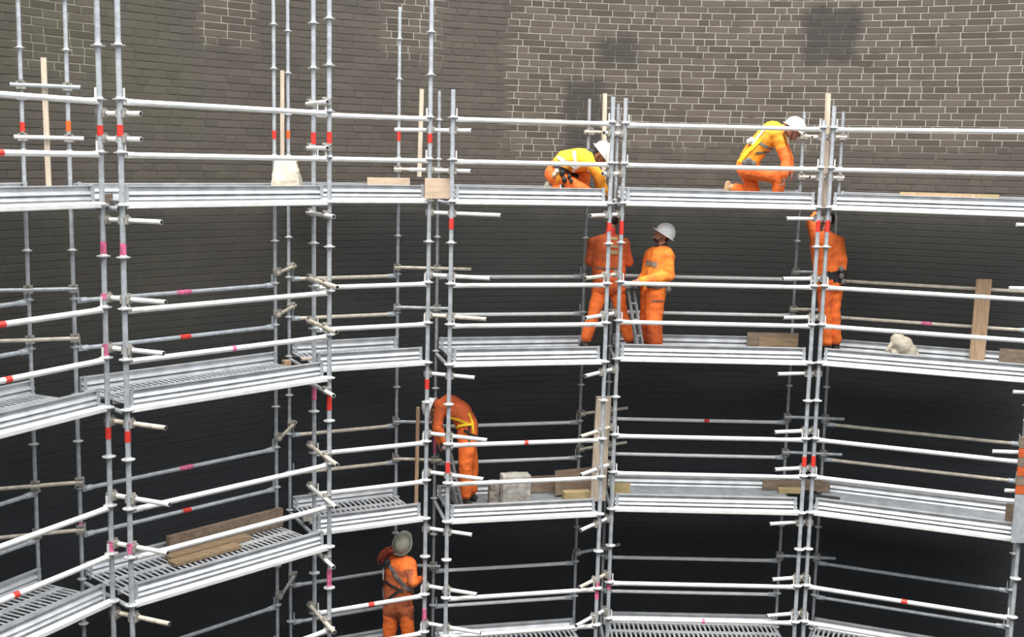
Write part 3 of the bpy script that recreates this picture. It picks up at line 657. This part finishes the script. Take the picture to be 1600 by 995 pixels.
    if 'tfun' in S: tm.polygons.foreach_set('material_index', [S['tfun'](p.center+Vector((noise.noise(p.center*7), 0, noise.noise(p.center*7+Vector((9, 0, 0)))))*.11) for p in tm.polygons])
    vv, ff = [], []
    for q in (jm, tm):
        k0 = len(vv); vv += [v.co.copy() for v in q.vertices]; ff += [tuple(i+k0 for i in p.vertices) for p in q.polygons]
    bvh = BVHTree.FromPolygons(vv, ff)
    T = Matrix.Translation(-rt.location); jm.transform(T); tm.transform(T)
    jk = put('jacket', jm, rt); put('trousers', tm, rt)
    for k in 'LR':
        an, td = J['an'+k], Vector(S['toe'+k]).normalized(); mb = MB(); shin = (J['kn'+k]-an).normalized(); sole = S.get('sole'+k, Vector((0, 0, -1)))
        h0 = an+sole*.055-td*.05; mb.cap(an+shin*.07, an+sole*.02, .055, .052); mb.cap(h0, h0+td*.12, .040, .046); mb.cap(h0+td*.12, h0+td*.21, .046, .036)
        bt = fuse(mb, .010, 2)
        for v in bt.vertices: v.co.z = max(v.co.z, z0)
        bt.transform(T); bt.materials.append(M[S.get('boot', 'boot')]); put('boot', bt, rt)
        if S.get('glove'):
            mb = MB(); hand(mb, J['wr'+k], S['hd'+k][0], S['hd'+k][1], -1 if k == 'L' else 1, S.get('curl', .5), 1.15); mb.cap(J['wr'+k]-Vector(S['hd'+k][0]).normalized()*.05, J['wr'+k], .036, .032)
            gm = fuse(mb, .007, 1); gm.transform(T); gm.materials.append(M[S['glove']]); put('glove', gm, rt)
    if S.get('helmet'):
        hm = M[S['helmet']]; hc = H_+F @ Vector((0, -.012, .030)); up = F.col[2].copy()
        dome = [(.112, -.012), (.113, .01), (.109, .042), (.098, .074), (.078, .102), (.050, .122), (.020, .132), (.002, .134)]
        hb_ = MB().lathe(hc, up, dome, 24, 0, 1, 1.20, F.col[0].copy()); he = part('helmet', hb_, hm, rt, True)
        br = MB().lathe(hc, up, [(.104, -.018), (.128, -.022), (.130, -.017), (.112, -.008)], 24, 0, 1, 1.22, F.col[0].copy()); part('brim', br, hm, he, True)
        pk = MB().ell(hc+F @ Vector((0, .125, -.020)), F, (.085, .060, .008)); part('peak', pk, hm, he, True)
        rg = MB()
        for i in range(9):
            t0, t1 = -1.15+i*.28, -1.15+(i+1)*.28; pt = lambda t: hc+F @ Vector((0, .136*math.sin(t), .137*max(math.cos(t), .2)))
            rg.cap(pt(t0), pt(t1), .008, .008, 6)
        part('crown_ridge', rg, hm, he, True)
        part('chin_strap', MB().path([H_+F @ Vector((s_, y_, z_)) for s_, y_, z_ in ((-.08, .0, .02), (-.072, .02, -.06), (0, .05, -.128), (.072, .02, -.06), (.08, .0, .02))], .005, 6), M['black'], he)
    S['rt'], S['bvh'] = rt, bvh
    return rt
def strap(S, name, pts, wd_, mm, lift=.008, steps=7):
    """webbing laid over the clothes along a line of picture points"""
    out_ = []
    for a, c in zip(pts[:-1], pts[1:]):
        for i in range(steps+1):
            t = i/steps; r = ray(a[0]+(c[0]-a[0])*t, a[1]+(c[1]-a[1])*t).normalized(); h = S['bvh'].ray_cast(EYEV, r)
            if h[0] is not None: out_.append((h[0]+h[1]*lift*(1 if h[1].dot(r) < 0 else -1), h[1]))
    if len(out_) < 2: return
    mb = MB()
    for (p, n_), (q, n2) in zip(out_[:-1], out_[1:]):
        d = q-p
        if d.length < 1e-4 or d.length > .12: continue
        x = d.cross(n_).normalized()*wd_/2; y = d.normalized().cross(x).normalized()*.004; e = d.normalized()*.006
        vs_ = [p-x-y-e, p+x-y-e, p+x+y-e, p-x+y-e, q-x-y+e, q+x-y+e, q+x+y+e, q-x+y+e]
        mb.add(vs_, [(0, 1, 2, 3), (7, 6, 5, 4), (0, 4, 5, 1), (1, 5, 6, 2), (2, 6, 7, 3), (3, 7, 4, 0)])
    if mb.v: return part(name, mb, M[mm], S['rt'])
def lump(S, name, pts, mm, r=.03, lift=.02, seed=1):
    mb = MB()
    for (px, py, k) in pts:
        h = S['bvh'].ray_cast(EYEV, ray(px, py).normalized())
        if h[0] is None: continue
        mb.ell(h[0]+h[1]*lift, None, (r*k, r*k, r*k*1.25))
    if not mb.v: return
    me = fuse(mb, .009, 1, .008, 20, seed); me.transform(Matrix.Translation(-S['rt'].location)); me.materials.append(M[mm]); return put(name, me, S['rt'])
def G(px, Y, li, h=.10): return on_z(px, Y, LEV[li]+.083+h)
DN = Vector((0, 0, -1))

# 1 crouching worker, top level, facing right
S = dict(J=dict(pelvis=at(867, 271, 14.8), spine=[at(884, 252, 14.8)], chest=at(908, 250, 14.8), neck=at(926, 240, 14.8), head=at(939, 241, 14.78), shL=at(920, 250, 14.96), shR=at(920, 253, 14.62),
    elR=at(936, 274, 14.55), wrR=at(946, 300, 14.58), elL=at(934, 274, 15.02), wrL=at(938, 304, 15.02), hipR=at(868, 277, 14.69), hipL=at(870, 277, 14.91),
    knR=G(915, 14.66, 0, .085), anR=G(860, 14.68, 0, .10), knL=at(913, 276, 14.94), anL=G(909, 14.96, 0)), z=.083, up=(.72, -.1, .60), fwd=(.55, -.12, -.75),
    toeR=(-.35, 0, -.9), soleR=Vector((-.9, 0, .3)), toeL=(1, 0, 0), hdR=((.3, 0, -1), (1, 0, 0)), hdL=((.3, 0, -1), (1, 0, 0)), curl=.3, seed=1, helmet='white', boot='greyboot', jmats=['amber', 'yellow', 'orange'], tmats=['orange'],
    jfun=lambda c: (1 if (proj(c)[1] < 255 and proj(c)[0] > 862 and proj(c)[0] < 930) else 2 if proj(c)[0] < 866 else 0), label='crouching worker in yellow and orange with white helmet, bent towards the right', collar='black')
person(S)
strap(S, 'harness_strap', [(872, 246), (890, 256), (903, 262)], .045, 'strip'); strap(S, 'harness_strap', [(897, 237), (899, 254), (896, 268)], .04, 'strip'); strap(S, 'harness_strap', [(865, 258), (884, 266), (903, 276)], .045, 'black')
lump(S, 'tool_pouch', [(876, 272, 1), (882, 282, 1), (888, 278, .8), (880, 290, .7), (892, 284, .7)], 'black', .034, .03); lump(S, 'tool_bag', [(870, 268, 1), (866, 274, .8)], 'canvas', .03, .03, 3); lump(S, 'karabiner', [(875, 292, .8), (878, 295, .8)], 'steel', .018, .05, 4)
# 2 kneeling worker, top level, right
S = dict(J=dict(pelvis=at(1166, 259, 15.05), spine=[at(1182, 232, 15.05)], chest=at(1206, 208, 15.05), neck=at(1225, 200, 15.05), head=at(1240, 203, 15.03), shL=at(1216, 207, 15.22), shR=at(1212, 211, 14.87),
    elR=at(1228, 250, 14.80), wrR=at(1226, 276, 14.72), elL=at(1232, 248, 15.28), wrL=at(1236, 268, 15.2), hipR=at(1166, 266, 14.94), hipL=at(1168, 266, 15.16),
    knR=at(1218, 277, 14.90), anR=G(1215, 14.92, 0), knL=G(1178, 15.10, 0, .085), anL=G(1143, 15.06, 0, .16)), z=.083, up=(.52, -.08, .80), fwd=(.80, -.25, -.45),
    toeR=(1, -.1, 0), toeL=(-.15, 0, -1), soleL=Vector((-1, 0, .1)), hdR=((-.1, 0, -1), (-1, 0, 0)), hdL=((.2, 0, -1), (-1, 0, 0)), curl=.6, seed=2, helmet='white', boot='tanboot', jmats=['amber', 'yellow', 'orange'], tmats=['orange', 'amber'],
    jfun=lambda c: (1 if proj(c)[1] < 197 else 2 if (proj(c)[0] > 1219 and proj(c)[1] > 226) or proj(c)[1] > 258 else 0), label='kneeling worker in amber jacket and white helmet on the top platform, bent to the right')
person(S)
strap(S, 'harness_strap', [(1188, 218), (1172, 234), (1157, 252)], .05, 'yellow', .012); strap(S, 'harness_strap', [(1188, 224), (1200, 231), (1212, 234)], .035, 'grey'); strap(S, 'harness_strap', [(1182, 239), (1196, 238), (1210, 238)], .03, 'grey'); strap(S, 'harness_strap', [(1194, 204), (1184, 216), (1176, 226)], .03, 'strip', .014)
lump(S, 'radio', [(1176, 221, 1), (1172, 224, 1)], 'strip', .034, .03); lump(S, 'tool_pouch', [(1170, 252, 1), (1176, 255, .9), (1165, 256, .9)], 'grey', .04, .03, 5)
# 3 worker seen from behind, second level
S = dict(J=dict(pelvis=at(951, 447, 15.06), spine=[at(951, 420, 15.06)], chest=at(951, 387, 15.06), neck=at(954, 362, 15.12), head=at(956, 346, 15.22), shL=at(928, 380, 15.06), shR=at(974, 381, 15.06),
    elL=at(922, 408, 15.10), wrL=at(932, 400, 15.34), elR=at(982, 409, 15.12), wrR=at(972, 400, 15.36), hipL=at(938, 452, 15.06), hipR=at(964, 452, 15.06), knL=at(928, 490, 14.98), knR=at(971, 492, 15.06),
    anL=G(914, 15.0, 1), anR=G(985, 15.08, 1)), z=-1.917, up=(0, .35, .9), fwd=(0, .95, -.2), toeL=(-.2, 1, 0), toeR=(.25, 1, 0), hdL=((.1, 1, .2), (1, 0, 0)), hdR=((-.1, 1, .2), (-1, 0, 0)), curl=.5, seed=3, vox=.011,
    jmats=['rust', 'orange_dirty'], jfun=lambda c: 0 if proj(c)[1] < 412 else 1, tmats=['orange'], collar='tape', bulk=1.06, label='standing worker seen from behind with legs apart, head hidden under the top platform')
person(S)
strap(S, 'back_print', [(953, 373), (964, 373)], .05, 'yellowply', .004); strap(S, 'back_print', [(953, 385), (965, 385)], .03, 'yellowply', .004); strap(S, 'back_print', [(954, 394), (964, 394)], .05, 'yellowply', .004); strap(S, 'belt', [(932, 418), (951, 420), (972, 418)], .02, 'grey', .006)
# 4 standing worker looking up, second level
S = dict(J=dict(pelvis=at(1021, 456, 14.98), spine=[at(1024, 432, 14.98)], chest=at(1030, 404, 15.0), neck=at(1034, 384, 15.0), head=at(1036, 367, 15.0), shL=at(1041, 399, 14.83), shR=at(1022, 400, 15.15),
    elL=at(1046, 430, 14.80), wrL=at(1000, 439, 14.70), elR=at(1012, 428, 15.16), wrR=at(998, 442, 14.95), hipL=at(1023, 460, 14.89), hipR=at(1018, 460, 15.07), knL=at(1021, 498, 14.86), knR=at(1012, 497, 15.08),
    anL=G(1024, 14.9, 1), anR=G(1016, 15.1, 1)), z=-1.917, up=(.52, -.05, .85), fwd=(-.80, -.22, .50), toeL=(-1, -.1, 0), toeR=(-1, .1, 0), hdL=((-1, -.1, .05), (0, 0, -1)), hdR=((-1, -.4, .0), (0, 0, -1)), curl=.75, seed=4,
    jmats=['mixed'], tmats=['orange', 'orange_dirty'], tfun=lambda c: 1 if proj(c)[1] > 505 else 0, helmet='white', beard=True, bulk=1.14, baggy=1.36, boot='boot', label='standing worker in orange with white helmet looking up, hand on the rail')
person(S)
strap(S, 'chest_print', [(1010, 410), (1018, 412), (1026, 414)], .07, 'ply', .003); strap(S, 'belt', [(1012, 447), (1026, 449), (1042, 446)], .035, 'grey', .006); lump(S, 'tool_pouch', [(1042, 452, 1), (1041, 462, 1)], 'grey', .04, .02, 6); strap(S, 'pocket_flap', [(1018, 470), (1036, 470)], .014, 'grey', .004)
# 5 worker behind the inner poles at the last bay, second level
S = dict(J=dict(pelvis=at(1297, 442, 15.1), spine=[at(1296, 416, 15.1)], chest=at(1293, 384, 15.1), neck=at(1291, 360, 15.18), head=at(1294, 344, 15.28), shL=at(1276, 374, 15.08), shR=at(1309, 378, 15.12),
    elL=at(1268, 350, 15.25), wrL=at(1278, 330, 15.40), elR=at(1315, 402, 15.05), wrR=at(1317, 428, 15.0), hipL=at(1289, 448, 15.06), hipR=at(1305, 448, 15.14), knL=at(1289, 486, 15.0), knR=at(1303, 484, 15.1),
    anL=G(1292, 15.02, 1), anR=G(1306, 15.12, 1)), z=-1.917, up=(-.1, .3, .9), fwd=(-.2, .95, -.2), toeL=(-.3, 1, 0), toeR=(.1, 1, 0), hdL=((.1, .5, .9), (1, 0, 0)), hdR=((0, 0, -1), (-1, 0, 0)), curl=.5, seed=5, vox=.011,
    jmats=['orange', 'black'], jfun=lambda c: 1 if 426 < proj(c)[1] < 444 and proj(c)[0] > 1284 else 0, tmats=['orange', 'orange_dirty'], tfun=lambda c: 1 if proj(c)[1] < 485 and proj(c)[0] < 1302 else 0, bulk=1.08, label='worker in orange reaching up, half hidden behind the poles of the last bay')
person(S)
lump(S, 'tool_pouch', [(1314, 420, 1), (1315, 430, 1), (1316, 440, 1)], 'grey', .034, .03, 7)
# 6 bent-over worker, third level
S = dict(J=dict(pelvis=at(731, 688, 14.5), spine=[at(730, 662, 14.5), at(718, 642, 14.5)], chest=at(702, 634, 14.52), neck=at(686, 640, 14.60), head=at(678, 640, 14.60), shL=at(688, 634, 14.38), shR=at(690, 632, 14.64),
    elL=at(684, 668, 14.32), wrL=at(694, 690, 14.36), elR=at(682, 664, 14.66), wrR=at(686, 690, 14.62), hipL=at(730, 692, 14.41), hipR=at(731, 692, 14.60), knL=at(727, 730, 14.38), knR=at(737, 728, 14.62),
    anL=G(727, 14.42, 2), anR=G(736, 14.64, 2)), z=-3.917, up=(-.75, .2, .2), fwd=(-.3, .1, -.9), toeL=(-1, 0, 0), toeR=(-1, .1, 0), hdL=((0, 0, -1), (1, 0, 0)), hdR=((0, 0, -1), (1, 0, 0)), curl=.5, seed=6, vox=.011,
    jmats=['rust', 'orange'], jfun=lambda c: 0 if proj(c)[1] < 668 else 1, tmats=['orange'], helmet='white', baggy=1.08, label='worker bent far forward with rounded orange back and yellow harness, third level')
person(S)
strap(S, 'harness_strap', [(704, 652), (718, 656), (729, 661)], .03, 'yellow', .01); strap(S, 'harness_strap', [(708, 672), (718, 665), (738, 662)], .03, 'yellow', .01); strap(S, 'harness_strap', [(732, 646), (738, 662), (739, 676)], .028, 'yellow', .01); strap(S, 'harness_strap', [(726, 672), (737, 680), (746, 682)], .035, 'black', .01); strap(S, 'harness_strap', [(733, 665), (733, 690)], .025, 'black', .01)
# 7 worker with back to us looking up, lowest level
S = dict(J=dict(pelvis=at(621, 946, 14.2), spine=[at(623, 918, 14.2)], chest=at(627, 886, 14.2), neck=at(628, 864, 14.2), head=at(629, 849, 14.2), shL=at(613, 880, 14.24), shR=at(642, 882, 14.12),
    elL=at(606, 908, 14.40), wrL=at(616, 914, 14.60), elR=at(645, 910, 14.0), wrR=at(656, 905, 14.16), hipL=at(611, 952, 14.22), hipR=at(633, 952, 14.16), knL=at(608, 1000, 14.26), knR=at(638, 992, 14.2),
    anL=G(608, 14.22, 3), anR=G(638, 14.16, 3)), z=-5.917, up=(.05, -.82, .56), fwd=(.30, .50, .82), toeL=(.2, 1, 0), toeR=(.4, 1, 0), hdL=((.3, .9, 0), (1, 0, 0)), hdR=((.8, .5, .1), (0, 1, 0)), curl=.7, glove='glove', seed=7,
    jmats=['orange', 'rust', 'worn'], jfun=lambda c: (0 if proj(c)[1] < 892 or proj(c)[0] > 640 else 2), tmats=['orange', 'worn'], tfun=lambda c: 1 if proj(c)[1] < 968 else 0, helmet='olive', label='worker in orange seen from behind looking up, grey-green helmet, lowest level')
person(S)
strap(S, 'harness_strap', [(608, 882), (618, 898), (634, 918), (644, 922)], .05, 'grey', .01); strap(S, 'harness_strap', [(600, 906), (614, 916), (630, 924)], .03, 'black', .01); strap(S, 'harness_strap', [(604, 938), (616, 928), (628, 920)], .03, 'black', .01); strap(S, 'harness_strap', [(598, 908), (600, 934)], .03, 'grey', .01)
mb = MB(); rr = random.Random(5)
for i in range(9):
    px, py = 604+rr.uniform(-6, 4), 866+rr.uniform(-4, 6); c = at(px, py, 14.12); a0 = rr.uniform(0, 6); rad = rr.uniform(.05, .10)
    t1 = Vector((.5, -.3, .8)).normalized(); t2 = Vector((rr.uniform(-.8, -.2), -.4, rr.uniform(.0, .5))).normalized()
    mb.path([c+t1*(rad*1.25*math.cos(a0+q*.7))+t2*(rad*math.sin(a0+q*.7)) for q in range(10)], .006, 6)
part('rope_coil', mb, M['redrope'], S['rt'], True)
lump(S, 'rope_pack', [(607, 866, 1), (604, 874, 1.1), (608, 880, 1)], 'black', .045, .04, 9); strap(S, 'lanyard', [(602, 888), (602, 904)], .02, 'strip', .03)
